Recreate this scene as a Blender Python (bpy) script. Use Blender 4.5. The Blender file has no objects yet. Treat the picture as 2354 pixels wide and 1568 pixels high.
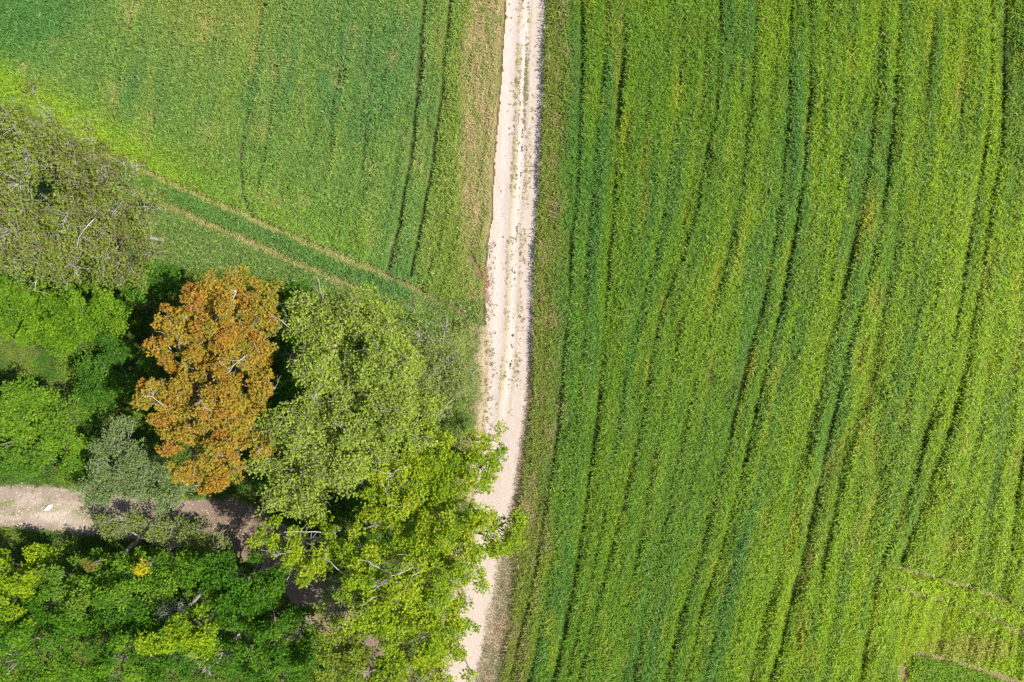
import bpy, math
import numpy as np
from mathutils import Vector

# ---------------------------------------------------------------- camera, world, sun, exposure
sc = bpy.context.scene
C = sc.collection
H = 44.0                       # height of the drone above the fields
K = 66.0 / 2353.0              # metres per reference unit on the ground (frame = 2353 x 1568 units)
cam = bpy.data.objects.new('camera', bpy.data.cameras.new('camera'))
C.objects.link(cam); sc.camera = cam
cam.location = (0, 0, H); cam.rotation_euler = (0, 0, 0)
cam.data.lens = 24.0; cam.data.sensor_width = 36.0; cam.data.clip_end = 3000.0

SUN_EL, SUN_AZ = 50.0, -6.0    # azimuth: degrees counter-clockwise from +x (east)
w = bpy.data.worlds.new('World'); sc.world = w; w.use_nodes = True
nt = w.node_tree; bg = nt.nodes['Background']
sky = nt.nodes.new('ShaderNodeTexSky'); sky.sky_type = 'NISHITA'; sky.sun_disc = False
sky.sun_elevation = math.radians(SUN_EL); sky.sun_rotation = math.radians(90 - SUN_AZ)
nt.links.new(sky.outputs[0], bg.inputs[0]); bg.inputs[1].default_value = 0.085
sun = bpy.data.objects.new('sun', bpy.data.lights.new('sun', 'SUN')); C.objects.link(sun)
sun.data.energy = 4.6; sun.data.angle = math.radians(0.5); sun.data.color = (1.0, 0.94, 0.83)
a, e = math.radians(SUN_AZ), math.radians(SUN_EL)
sun.rotation_euler = Vector((math.cos(e)*math.cos(a), math.cos(e)*math.sin(a), math.sin(e))).to_track_quat('Z', 'Y').to_euler()
sc.view_settings.view_transform = 'Standard'; sc.view_settings.look = 'None'
sc.view_settings.gamma = 1.0; sc.view_settings.exposure = 0.95
sc.cycles.max_bounces = 6; sc.cycles.diffuse_bounces = 4; sc.cycles.transmission_bounces = 4
sc.cycles.use_denoising = False

rng = np.random.default_rng(7)

# ---------------------------------------------------------------- helpers
def P(u, v, z=0.0):
    s = K*(1 - z/H)
    return np.array([(u-1176.5)*s, (784-v)*s, z])
def W2UV(x, y):
    return x/K + 1176.5, 784 - y/K

def vnoise(x, y, seed=0):
    r = np.random.default_rng(1000+seed).random((257, 257)).astype(np.float32)
    xi = np.floor(x).astype(np.int64); yi = np.floor(y).astype(np.int64)
    fx = (x-xi).astype(np.float32); fy = (y-yi).astype(np.float32)
    fx = fx*fx*(3-2*fx); fy = fy*fy*(3-2*fy)
    x0 = xi % 257; x1 = (xi+1) % 257; y0 = yi % 257; y1 = (yi+1) % 257
    return (r[x0, y0]*(1-fx)+r[x1, y0]*fx)*(1-fy)+(r[x0, y1]*(1-fx)+r[x1, y1]*fx)*fy
def fbm(x, y, seed=0, oct=3):
    t = 0; a = 0.5; n = 0
    for i in range(oct):
        t = t + a*vnoise(x*2**i+13.7*i, y*2**i+7.1*i, seed+i*17); n += a; a *= 0.55
    return t/n
def sstep(a, b, x):
    t = np.clip((x-a)/(b-a), 0, 1); return t*t*(3-2*t)
def mixc(c0, c1, t):
    return c0*(1-t[:, None]) + np.asarray(c1)[None, :]*t[:, None]

def make_mesh(name, verts, faces, mat, col=None, parent=None, smooth=False):
    me = bpy.data.meshes.new(name)
    n, (m, k) = len(verts), faces.shape
    me.vertices.add(n); me.vertices.foreach_set('co', np.ascontiguousarray(verts, np.float32).ravel())
    me.loops.add(m*k); me.loops.foreach_set('vertex_index', np.ascontiguousarray(faces, np.int32).ravel())
    me.polygons.add(m); me.polygons.foreach_set('loop_start', np.arange(0, m*k, k, dtype=np.int32))
    if smooth: me.polygons.foreach_set('use_smooth', np.ones(m, bool))
    else: me.polygons.foreach_set('use_smooth', np.zeros(m, bool))
    me.update(calc_edges=True)
    if col is not None:
        at = me.color_attributes.new('col', 'FLOAT_COLOR', 'POINT')
        c4 = np.ones((n, 4), np.float32); c4[:, :3] = col
        at.data.foreach_set('color', c4.ravel())
    me.materials.append(mat)
    o = bpy.data.objects.new(name, me); C.objects.link(o)
    if parent is not None: o.parent = parent
    return o
def tag(o, label=None, cat=None, group=None, kind=None):
    if label: o['label'] = label
    if cat: o['category'] = cat
    if group: o['group'] = group
    if kind: o['kind'] = kind
    return o

def mat_leaf(name, transl=0.35, rough=0.5, spec=0.3):
    m = bpy.data.materials.new(name); m.use_nodes = True
    t = m.node_tree; out = t.nodes['Material Output']; b = t.nodes['Principled BSDF']
    at = t.nodes.new('ShaderNodeAttribute'); at.attribute_name = 'col'
    b.inputs['Roughness'].default_value = rough; b.inputs['Specular IOR Level'].default_value = spec
    t.links.new(at.outputs['Color'], b.inputs['Base Color'])
    tr = t.nodes.new('ShaderNodeBsdfTranslucent')
    hs = t.nodes.new('ShaderNodeMix'); hs.data_type = 'RGBA'; hs.blend_type = 'MULTIPLY'; hs.inputs[0].default_value = 1.0
    t.links.new(at.outputs['Color'], hs.inputs[6]); hs.inputs[7].default_value = (1.5, 1.35, 0.6, 1)
    t.links.new(hs.outputs[2], tr.inputs['Color'])
    mx = t.nodes.new('ShaderNodeMixShader'); mx.inputs[0].default_value = transl
    t.links.new(b.outputs[0], mx.inputs[1]); t.links.new(tr.outputs[0], mx.inputs[2])
    t.links.new(mx.outputs[0], out.inputs['Surface'])
    return m
def mat_col(name, rough=0.9, spec=0.1, nscale=None, namp=0.2, bump=0.0):
    m = bpy.data.materials.new(name); m.use_nodes = True
    t = m.node_tree; b = t.nodes['Principled BSDF']
    at = t.nodes.new('ShaderNodeAttribute'); at.attribute_name = 'col'
    b.inputs['Roughness'].default_value = rough; b.inputs['Specular IOR Level'].default_value = spec
    src = at.outputs['Color']
    if nscale:
        tc = t.nodes.new('ShaderNodeTexCoord'); no = t.nodes.new('ShaderNodeTexNoise')
        no.inputs['Scale'].default_value = nscale; no.inputs['Detail'].default_value = 5
        t.links.new(tc.outputs['Object'], no.inputs['Vector'])
        mr = t.nodes.new('ShaderNodeMapRange'); mr.inputs[3].default_value = 1-namp; mr.inputs[4].default_value = 1+namp
        mr.inputs[1].default_value = 0.3; mr.inputs[2].default_value = 0.7
        t.links.new(no.outputs['Fac'], mr.inputs[0])
        mu = t.nodes.new('ShaderNodeMix'); mu.data_type = 'RGBA'; mu.blend_type = 'MULTIPLY'; mu.inputs[0].default_value = 1
        t.links.new(src, mu.inputs[6]); t.links.new(mr.outputs[0], mu.inputs[7]); src = mu.outputs[2]
        if bump:
            bp = t.nodes.new('ShaderNodeBump'); bp.inputs['Strength'].default_value = bump; bp.inputs['Distance'].default_value = 0.03
            t.links.new(no.outputs['Fac'], bp.inputs['Height']); t.links.new(bp.outputs[0], b.inputs['Normal'])
    t.links.new(src, b.inputs['Base Color'])
    return m

M_blade = mat_leaf('crop blades', 0.26, 0.48, 0.2)
M_leaf = mat_leaf('tree leaves', 0.38, 0.55, 0.16)
M_bark = mat_col('bark', 0.9, 0.1, 9.0, 0.3)
M_soil = mat_col('soil', 0.95, 0.05, 14.0, 0.18, 0.4)
M_chalk = mat_col('chalk dirt', 0.95, 0.05, 9.0, 0.07, 0.3)
M_stone = mat_col('stone', 0.85, 0.2, 12.0, 0.12, 0.3)

# ---------------------------------------------------------------- layout (reference units)
def line(pts):
    p = np.array(pts, float); return p[:, 1], p[:, 0]       # v, u  (function of v)
RL = line([(1172,-150),(1163,0),(1150,200),(1135,400),(1131,500),(1120,560),(1113,680),(1116,800),(1115,900),(1108,1000),(1092,1100),(1076,1200),(1062,1300),(1046,1400),(1018,1568),(990,1720)])
RR = line([(1262,-150),(1255,0),(1247,200),(1239,400),(1231,500),(1227,600),(1224,700),(1220,800),(1209,900),(1196,1000),(1180,1100),(1162,1200),(1142,1300),(1122,1400),(1087,1568),(1060,1720)])
CR = line([(1262,-150),(1256,0),(1248,200),(1241,400),(1233,500),(1228,600),(1226,700),(1224,800),(1222,900),(1213,1000),(1202,1100),(1193,1200),(1186,1300),(1176,1400),(1150,1568),(1130,1720)])
def at_v(L, v): return np.interp(v, L[0], L[1])

def q5(pts): return [(1176.5+x*.875, y*.875) for x, y in pts]
def q7(pts): return [(1176.5+x*.875, 784+y*.875) for x, y in pts]
FL = [  # furrows of the right field: points, width (m), depth 0..1
 (q5([(176,-170),(182,0),(185,150),(178,350),(172,480),(155,650),(150,800)])+q7([(138,20),(118,260),(92,430),(65,580),(15,800),(-5,896),(-40,1060)]), .16, .9),
 (q5([(262,-170),(250,0),(240,200),(222,350),(205,600),(190,750)])+q7([(178,20),(165,220),(135,380),(108,560),(62,820),(42,896),(0,1060)]), .12, .75),
 (q5([(306,-170),(300,0),(292,150),(275,350),(268,500),(262,600),(248,780)])+q7([(238,20),(228,150),(214,280),(190,450),(160,640),(112,870),(104,896),(66,1060)]), .2, 1.),
 (q5([(454,-170),(450,0),(445,150),(435,250),(418,400),(405,520),(370,690),(330,840)])+q7([(305,20),(285,180),(250,400),(222,560),(182,710),(140,896),(100,1060)]), .12, .8),
 (q5([(548,-170),(545,0),(543,120),(530,320),(505,430),(480,560),(440,690),(395,800)])+q7([(370,20),(348,170),(292,420),(262,540),(212,730),(172,896),(132,1060)]), .15, .9),
 (q5([(645,-170),(640,0),(625,300),(595,530),(565,680),(525,820)])+q7([(498,20),(440,270),(405,430),(380,560),(345,700),(318,896),(280,1060)]), .12, .7),
 (q5([(732,-170),(728,0),(722,300),(705,480),(685,640),(650,830)])+q7([(625,20),(598,130),(558,290),(520,440),(490,560),(440,720),(395,896),(350,1060)]), .2, 1.),
 (q5([(778,-170),(775,0),(778,250),(760,450),(735,640),(700,820)])+q7([(675,20),(650,130),(610,300),(580,420),(540,570),(500,690),(447,896),(405,1060)]), .2, 1.),
 (q5([(824,-170),(820,0),(815,350),(790,530),(765,680),(735,820)])+q7([(715,20),(690,130),(650,300),(615,440),(585,560),(548,690),(500,896),(460,1060)]), .08, .35),
 (q5([(965,-170),(960,0),(955,200),(935,420),(905,600),(865,780)])+q7([(822,20),(800,120),(767,250),(745,350),(720,480),(690,600),(660,700),(622,896),(580,1060)]), .16, .85),
 (q5([(1014,-170),(1010,0),(1000,250),(985,430),(955,620),(920,760)])+q7([(876,20),(850,150),(820,290),(790,430),(760,560),(740,640),(702,800),(670,896),(630,1060)]), .18, .95),
 (q5([(1094,-170),(1090,0),(1085,200),(1075,420),(1050,620),(1020,780)])+q7([(1000,20),(945,220),(885,460),(855,600),(840,700),(800,896),(760,1060)]), .1, .45),
 (q5([(1196,-170),(1192,0),(1185,200),(1160,420),(1135,600),(1105,780)])+q7([(1068,20),(1020,220),(960,460),(930,600),(905,700),(870,896),(830,1060)]), .08, .3),
 (q5([(1252,-170),(1250,0),(1250,200),(1235,400),(1200,600),(1178,740)])+q7([(1148,20),(1120,120),(1080,250),(1050,360),(1010,450),(970,560),(948,640),(910,896),(880,1060)]), .17, .9),
 (q5([(1294,-170),(1290,0),(1285,200),(1275,400),(1245,580),(1222,740)])+q7([(1188,20),(1150,200),(1105,330),(1060,460),(1020,560),(1000,640),(960,896),(930,1060)]), .17, .9),
 (q5([(1370,-170),(1366,0),(1360,200),(1350,400),(1340,580),(1328,740)])+q7([(1315,20),(1300,150),(1270,350),(1240,520),(1228,620),(1190,760),(1150,896),(1120,1060)]), .12, .55),
 (q5([(1420,-170),(1416,0),(1410,200),(1400,400),(1390,580),(1378,740)])+q7([(1362,20),(1344,240),(1320,400),(1300,550),(1272,650),(1250,760),(1215,896),(1190,1060)]), .17, .9),
 (q5([(1520,-170),(1516,0),(1500,600)])+q7([(1480,100),(1420,500),(1380,896),(1360,1060)]), .15, .6),
]
FLI = [(line(p), wd, dp) for p, wd, dp in FL]
LL = [  # wheel lines of the left field
 ([(980,-150),(976,0),(973,60),(965,130),(958,250),(945,370),(935,430),(918,520),(902,570),(896,625)], .21, 1.1),
 ([(1042,-150),(1036,0),(1022,150),(1010,260),(992,400),(978,470),(960,560),(944,645)], .18, 1.),
 ([(622,-150),(616,0),(600,100),(590,180),(571,280),(557,355),(562,440),(575,490)], .15, .7),
 ([(668,-150),(662,0),(652,120),(640,200),(622,300),(612,360)], .10, .5),
 ([(790,150),(772,230),(768,290),(764,330),(756,395)], .12, .75),
 ([(262,-150),(252,0),(242,100),(230,200),(213,265)], .10, .5),
 ([(318,-150),(312,0),(304,60),(285,170),(265,262),(243,315)], .11, .6),
 ([(860,-150),(850,100),(840,300),(830,480)], .07, .25),
 ([(480,-150),(470,100),(455,300),(440,400)], .07, .2),
]
LLI = [(line(p), wd, dp) for p, wd, dp in LL]
T1 = [(-120,205),(0,250),(140,310),(280,371),(340,399),(400,425),(480,460),(560,495),(640,530),(720,565),(800,599),(880,631),(960,668),(1020,697),(1075,722)]
T2 = [(-120,270),(0,318),(200,395),(350,459),(400,480),(480,515),(560,550),(640,585),(720,619),(800,652),(880,690)]
T3 = [(1985,1285),(2060,1303),(2130,1320),(2200,1340),(2290,1370),(2353,1402),(2500,1480)]
T4 = [(1975,1330),(2030,1342),(2100,1360),(2200,1390),(2270,1415),(2353,1455),(2500,1530)]
T5 = [(2090,1502),(2140,1507),(2200,1520),(2280,1545),(2340,1568),(2500,1640)]
def fu(T, u):
    t = np.array(T, float); return np.interp(u, t[:, 0], t[:, 1])
ARC = [[(905,545),(893,572),(865,590),(825,594),(785,584),(740,570)], [(948,520),(930,560),(905,592),(882,620)], [(575,480),(596,512),(630,548),(650,572)],[(555,420),(566,470),(600,530),(640,566)], [(640,430),(660,480),(700,520),(760,548)]]
FE = [(-200,430),(0,490),(200,552),(350,604),(440,618),(600,632),(700,655),(850,702),(1000,728),(1100,745),(1130,745)]   # field / wood edge
PATH = [(-180,1160),(-60,1160),(100,1166),(250,1183),(420,1196),(540,1206),(620,1252),(690,1328),(760,1408),(850,1500),(920,1575),(990,1660)]
PW = [50,50,52,50,50,60,60,52,48,48,48,50]

def dist_poly(u, v, pts):
    p = np.array(pts, float); d = np.full(u.shape, 1e9); 
    for i in range(len(p)-1):
        a, b = p[i], p[i+1]; ab = b-a; L = (ab**2).sum()
        t = np.clip(((u-a[0])*ab[0]+(v-a[1])*ab[1])/L, 0, 1)
        d = np.minimum(d, np.hypot(u-a[0]-t*ab[0], v-a[1]-t*ab[1]))
    return d
def path_d(u, v):     # <0 inside the woodland path
    p = np.array(PATH, float); best = np.full(u.shape, 1e9)
    for i in range(len(p)-1):
        a, b = p[i], p[i+1]; ab = b-a; L = (ab**2).sum()
        t = np.clip(((u-a[0])*ab[0]+(v-a[1])*ab[1])/L, 0, 1)
        best = np.minimum(best, np.hypot(u-a[0]-t*ab[0], v-a[1]-t*ab[1])-(PW[i]*(1-t)+PW[i+1]*t))
    return best

# flow coordinate of the right field
def flow_right(u, v):
    Ls = np.stack([at_v(CR, v)] + [at_v(l, v) for l, _, _ in FLI])
    s0 = np.concatenate([[at_v(CR, 0.)], [float(np.interp(0., l[0], l[1])) for l, _, _ in FLI]])
    s = np.full(u.shape, s0[0]) + (u-Ls[0])
    for i in range(len(s0)-1):
        m = u >= Ls[i]
        t = (u-Ls[i])/np.maximum(Ls[i+1]-Ls[i], 1)
        s = np.where(m, s0[i]+t*(s0[i+1]-s0[i]), s)
    return s
# ---------------------------------------------------------------- field descriptions
BLUE, GREEN, LIME = np.array([.066,.182,.030]), np.array([.112,.218,.015]), np.array([.215,.340,.004])
YEL, STRAW, BROWN, OLIVE = np.array([.33,.345,.02]), np.array([.46,.37,.18]), np.array([.17,.11,.055]), np.array([.165,.195,.032])

def right_field(x, y):
    """height, colour, density of the crop right of the road"""
    u, v = W2UV(x, y)
    u = u + (fbm(x*.4, y*.25, 3)-.5)*4; 
    s = flow_right(u, v)
    inside = (u-at_v(CR, v))*K
    h = np.full(u.shape, .50)
    h += .10*(fbm(s*.035, v*.006, 21)-.5)*2 + .10*(fbm(x*1.1, y*1.1, 5)-.5)
    h += .05*np.sin(s*2*np.pi/11.)*sstep(.3, .7, fbm(s*.01, v*.004, 8))
    h += .12*(vnoise(s*.32, v*.012, 9)-.5) + .10*(vnoise(x*5.5, y*4.0, 10)-.5)
    h += .11*(vnoise(s*.11, v*.0035, 11)-.5) + .10*(vnoise(s*.055, v*.002, 12)-.5)
    dens = np.ones(u.shape)
    fur = np.zeros(u.shape); mask_low = sstep(fu(T3, u)-10, fu(T3, u)+8, v)*sstep(1990, 2030, u)
    for i, (l, wd, dp) in enumerate(FLI):
        d = np.abs(u-at_v(l, v))*K
        br = .38+.62*sstep(.25, .6, fbm(v*.007+i*9.3, v*0+i, 31))
        wv = wd*(.85+.4*vnoise(v*.02+i*3., v*0, 32))
        wv = wv*(1+.35*(fbm(x*2.3, y*2.3, 33)-.5)*2)
        fur = np.maximum(fur, (1-sstep(wv*.35, wv*1.1, d))*dp*.9*br*(1-mask_low))
        h -= .09*(1-sstep(wv*.8, wv*4, d))*dp*br*(1-mask_low)
    # extra fine rows
    n1 = np.abs(2*vnoise(s*.040, v*.0016, 41)-1); n2 = np.abs(2*vnoise(s*.075+4, v*.0022, 42)-1)
    fine = np.maximum((1-sstep(.01, .10, n1))*.45, (1-sstep(.01, .12, n2))*.36)*(.35+.65*sstep(.3, .6, fbm(s*.03, v*.008, 43)))
    fur = np.maximum(fur, fine*(1-mask_low))
    # colour
    b = vnoise(s*.022, v*.0022, 51); c = fbm(x*.16, y*.11, 52); q = fbm(s*.09, v*.005, 53)
    c0 = np.tile(GREEN, (len(u), 1))
    bl = sstep(.50, .74, b*.55+q*.45)*(1-.5*sstep(1900, 2300, u))
    c0 = mixc(c0, BLUE, bl*.75)
    far = sstep(1350, 2300, u)*.85 + sstep(900, 1560, v)*.3*sstep(1500, 1900, u)
    lm = sstep(.40, .70, fbm(s*.06+5, v*.0035, 54)*.7+c*.3+far*.18)*(.22+.78*np.clip(far, 0, 1))
    lm = np.clip(lm+.5*sstep(.55, .8, fbm(s*.16, v*.004, 64))*(.35+.65*np.clip(far, 0, 1)), 0, 1)
    c0 = mixc(c0, LIME, lm*(1-.6*bl))
    yl = sstep(.62, .84, fbm(s*.08, v*.006, 55)*.6+fbm(x*.8, y*.5, 56)*.4+.08*far)
    c0 = mixc(c0, YEL, yl*.7)
    sp = np.zeros(u.shape)
    for (pu, pv, ru, rv, st) in YSPOTS:
        sp = np.maximum(sp, st*np.exp(-((u-pu+(v-pv)*(.06+.00022*(pv-200)))/(ru*.62))**2-((v-pv)/rv)**2))
    sp = np.clip(sp*(.1+1.5*fbm(x*2.2, y*1.3, 57)), 0, 1)
    c0 = mixc(c0, np.array([.38,.34,.05]), sp*.75)
    h -= .16*sp+.10*yl
    br = sstep(.45, 1., sp)*sstep(.5, .7, fbm(x*2.4, y*2.4, 58))
    c0 = mixc(c0, BROWN, br*.8)
    # olive margin by the road
    ol = (1-sstep(.6, 2.4, inside+(fbm(x*.5, y*.35, 59)-.5)*1.6))
    c0 = mixc(c0, OLIVE*1.05, ol*.85)
    c0 = mixc(c0, STRAW*.62, ol*sstep(.52, .75, fbm(x*2.2, y*.7, 60))*.75)
    h -= .10*ol
    # bottom-right: turning area
    reg = sstep(fu(T4, u)-4, fu(T4, u)+10, v)*sstep(2035, 2110, u+ (v-1350)*.35)
    between = sstep(fu(T3, u)-4, fu(T3, u)+6, v)*sstep(2000, 2080, u)
    c0 = mixc(c0, np.array([.30,.42,.005]), np.clip(between*.8, 0, 1)*(.6+.4*c))
    blw = sstep(fu(T5, u)-3, fu(T5, u)+8, v)*sstep(2088, 2100, u)
    c0 = mixc(c0, np.array([.16,.29,.010]), blw)
    tan = sstep(.35, .8, np.exp(-((u-2230)/110)**2-((v-1485)/40)**2)+(fbm(s*.1, v*.03, 61)-.5)*.5)
    c0 = mixc(c0, np.array([.33,.31,.06]), tan*.6)
    h = h - .18*reg - .1*between; h = np.where(blw > .5, .26+.1*fbm(x*3, y*3, 65), h)
    trk = np.zeros(u.shape)
    for T, ww in ((T3, .14), (T4, .14), (T5, .17)):
        d = np.abs(v-fu(T, u))*K*.95; on = sstep(T[0][0]-5, T[0][0]+40, u)
        jag = (fbm(x*1.6, y*1.6, 62)-.5)*.45
        trk = np.maximum(trk, (1-sstep(ww*.6, ww*1.3, d+jag))*on)
    dd = np.hypot((u-2075)/12, (v-1545)/26); trk = np.maximum(trk, 1-sstep(.7, 1.1, dd))
    c0 = mixc(c0, STRAW, trk*(.3+.9*fbm(x*5, y*5, 63)))
    h = np.maximum(h*(1-fur*.9), .05)*(1-trk*.75); dens = dens*(1-fur*.85)*(1-trk*.35)
    c0 = mixc(c0, np.array([.07,.10,.02]), fur*.45)
    return np.maximum(h, .03), c0, dens, inside > 0

YSPOTS = [(1418,90,9,120,.95),(1400,60,6,60,.8),(1480,370,12,60,.8),(1475,480,12,40,.8),(1640,640,14,60,.6),(1520,710,12,35,.75),(1630,850,14,50,.7),
 (2003,690,16,35,1.),(1975,820,18,40,.95),(1990,930,15,70,.9),(2200,200,14,90,.7),(2190,235,9,40,.9),(2300,190,10,90,.6),(2225,520,13,60,.8),(2260,640,14,60,.6),(1900,1080,14,50,.6),
 (1855,1290,16,70,.75),(1990,1180,22,60,.6),(1950,1240,16,50,.6),(2000,1040,18,60,.65),(2330,800,25,60,.6),(1770,880,14,60,.6),(1500,1080,14,40,.5),(1690,600,14,60,.5),(2180,1250,60,30,.6),(2330,1050,20,50,.6),(1860,1130,10,50,.6)]

def left_field(x, y):
    u, v = W2UV(x, y)
    u0, v0 = u, v
    u = u + (fbm(x*.5, y*.3, 103)-.5)*4
    v1 = v + (fbm(x*.6, y*.6, 104)-.5)*5
    sl = u + v*(.235-.00014*u) + (v/520.)**3*22
    edge = (at_v(RL, v)-u0)*K                    # metres left of the road
    inside = (edge > 0.03) & (v0 < fu(FE, u0)+4)
    below = sstep(fu(T2, u)-3, fu(T2, u)+3, v1)
    h = np.full(u.shape, .44) + .10*(fbm(x*.9, y*.9, 105)-.5) + .05*(fbm((u+v*.17)*.06, v*.008, 106)-.5)
    h += (.12*(vnoise(sl*.30, v*.012, 109)-.5) + .11*(vnoise(sl*.10, v*.003, 111)-.5))*(1-below) + .10*(vnoise(x*5.5, y*5, 110)-.5)
    h -= .13*(1-sstep(.02, .16, np.abs(2*vnoise(sl*.05, v*.0015, 112)-1)))*(1-below)
    h += .03*np.sin((u+v*.17)*2*np.pi/9.)*sstep(.35, .6, fbm(x*.2, y*.2, 107))*(1-below)
    rows = np.sin((v1-.43*u)*2*np.pi/10.5)
    h += below*.10*rows
    fur = np.zeros(u.shape)
    for i, (l, wd, dp) in enumerate(LLI):
        d = np.abs(u-at_v(l, v))*K; on = sstep(l[0][0]-2, l[0][0]+2, v)*(1-sstep(l[0][-1]-12, l[0][-1], v))
        br = .3+.7*np.maximum(sstep(.25, .6, fbm(v*.013+i*9.3, v*0+i, 131)), sstep(150, 350, v)*(i < 2)); d = d*(1+.9*(fbm(x*2.3, y*2.3, 133)-.5))
        fur = np.clip(np.maximum(fur, (1-sstep(wd*.5, wd*1.25, d))*dp*br*on), 0, 1); h -= .10*(1-sstep(wd, wd*3.5, d))*dp*br*on
    c0 = np.tile(np.array([.150,.262,.052]), (len(u), 1))
    stk = sstep(.45, .75, fbm(sl*.07, v*.004, 160))
    c = fbm(x*.14, y*.12, 151); f = fbm(x*.45, y*.3, 152)
    c0 = mixc(c0, np.array([.105,.225,.058]), sstep(.45, .7, c*.7+f*.3)*.8)
    c0 = mixc(c0, np.array([.215,.31,.05]), stk*.55)
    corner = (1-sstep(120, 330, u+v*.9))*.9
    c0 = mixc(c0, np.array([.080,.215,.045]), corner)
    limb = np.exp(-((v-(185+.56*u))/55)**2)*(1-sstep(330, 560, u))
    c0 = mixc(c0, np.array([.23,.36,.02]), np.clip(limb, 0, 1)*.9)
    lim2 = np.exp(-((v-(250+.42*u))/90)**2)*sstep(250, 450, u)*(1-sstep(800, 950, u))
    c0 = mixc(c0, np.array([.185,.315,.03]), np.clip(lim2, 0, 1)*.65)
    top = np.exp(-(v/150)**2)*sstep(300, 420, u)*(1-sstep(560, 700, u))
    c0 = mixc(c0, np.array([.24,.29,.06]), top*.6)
    sp = np.zeros(u.shape)
    for (pu, pv, ru, rv, st) in LSPOTS:
        sp = np.maximum(sp, st*np.exp(-((u-pu)/ru)**2-((v-pv)/rv)**2))
    sp = np.maximum(sp, .55*sstep(.66, .95, fbm(x*.9, y*.45, 155)+.12*fbm(x*3, y*2, 154))*sstep(420, 600, u+v))
    sp = np.clip(sp*(.35+1.3*fbm(x*2, y*2, 153)), 0, 1)
    c0 = mixc(c0, np.array([.38,.37,.12]), sp*.75); h -= sp*.22
    # strip towards the road: greener-olive, then straw
    ol = 1-sstep(2.6, 5.4, edge+(fbm(x*.5, y*.3, 156)-.5)*1.6)
    c0 = mixc(c0, np.array([.20,.275,.035]), ol*.75)
    drytop = (1-sstep(430, 640, v))
    dry = (1-sstep(.7+.7*drytop, 1.9+1.1*drytop, edge+(fbm(x*1.4, y*.5, 157)-.5)*1.9))*(.35+.6*drytop)
    c0 = mixc(c0, STRAW*.92, np.clip(dry*(-.1+1.7*fbm(x*5, y*1.6, 158)), 0, 1))
    h = h*(1-.45*dry)-.04*ol
    c0 = mixc(c0, np.array([.13,.225,.05]), below*.7)
    c0 = mixc(c0, np.array([.38,.32,.16]), below*sstep(.2, .95, -rows+(f-.5)*1.8)*.55*sstep(.35, .6, fbm(x*.25, y*.25, 159)+.1))
    trk = np.zeros(u.shape)
    for T, ww in ((T1, .33), (T2, .33)):
        d = np.abs(v1-fu(T, u))*K*.9; on = 1-sstep(T[-1][0]-25, T[-1][0], u)
        jag = (fbm(x*2.6, y*2.6, 162)-.5)*.34
        trk = np.maximum(trk, (1-sstep(ww*.3, ww*1.15, d+jag))*on)
    lay = np.zeros(u.shape)
    for A in ARC:
        d = dist_poly(u, v, A)*K; lay = np.maximum(lay, 1-sstep(.1, .24, d))
    c0 = mixc(c0, np.array([.20,.33,.085]), lay*.7)
    c0 = mixc(c0, np.array([.46,.40,.18]), trk*(.25+.8*fbm(x*4, y*4, 163)))
    strip = sstep(fu(T1, u), fu(T1, u)+5, v)*(1-below)
    c0 = mixc(c0, np.array([.080,.19,.046]), strip*.7*(1-trk))
    h = np.where(strip > .3, h+.05, h)
    c0 = mixc(c0, np.array([.07,.085,.02]), fur*.5)
    h = np.maximum(h*(1-fur*.85), .05)*(1-trk*.62)*(1-lay*.3); dens = (1-fur*.85)*(1-trk*.2)*(1-.45*dry)
    bare = np.zeros(u.shape)
    for (pu, pv, r) in [(556,357,7),(563,322,4),(571,290,3.5),(560,340,4),(1100,630,9),(1085,600,8),(578,262,3)]:
        bare = np.maximum(bare, 1-sstep(.6, 1.3, np.hypot(u-pu, (v-pv)*.6)/r))
    dens = dens*(1-bare); h = h*(1-bare*.93)
    # shaggy hem against the road
    hem = 1-sstep(0, .35, edge); dens = dens*(1-.5*hem); h = h*(1-.4*hem)
    return np.maximum(h, .02), c0, dens, inside
LSPOTS = [(62,160,16,12,1.),(75,165,10,8,.9),(135,100,12,10,.5),(300,40,14,40,.6),(320,10,20,30,.7),(480,60,16,22,.9),(470,95,12,14,.6),(415,45,12,10,.5),(265,225,8,28,.9),(285,195,6,20,.7),
 (318,212,5,6,.9),(632,180,10,30,.6),(638,160,8,12,.7),(640,470,16,12,.7),(605,450,20,18,.6),(660,460,14,8,.6),(590,130,6,20,.6),(600,60,7,60,.5),(660,40,8,40,.4),(1010,100,16,60,.55),(975,140,7,60,.6),(958,220,6,40,.6),(1000,520,16,20,.5),(820,110,20,12,.3),(410,115,8,6,.6),(340,260,6,6,.5),(1075,560,14,16,.6)]

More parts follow.
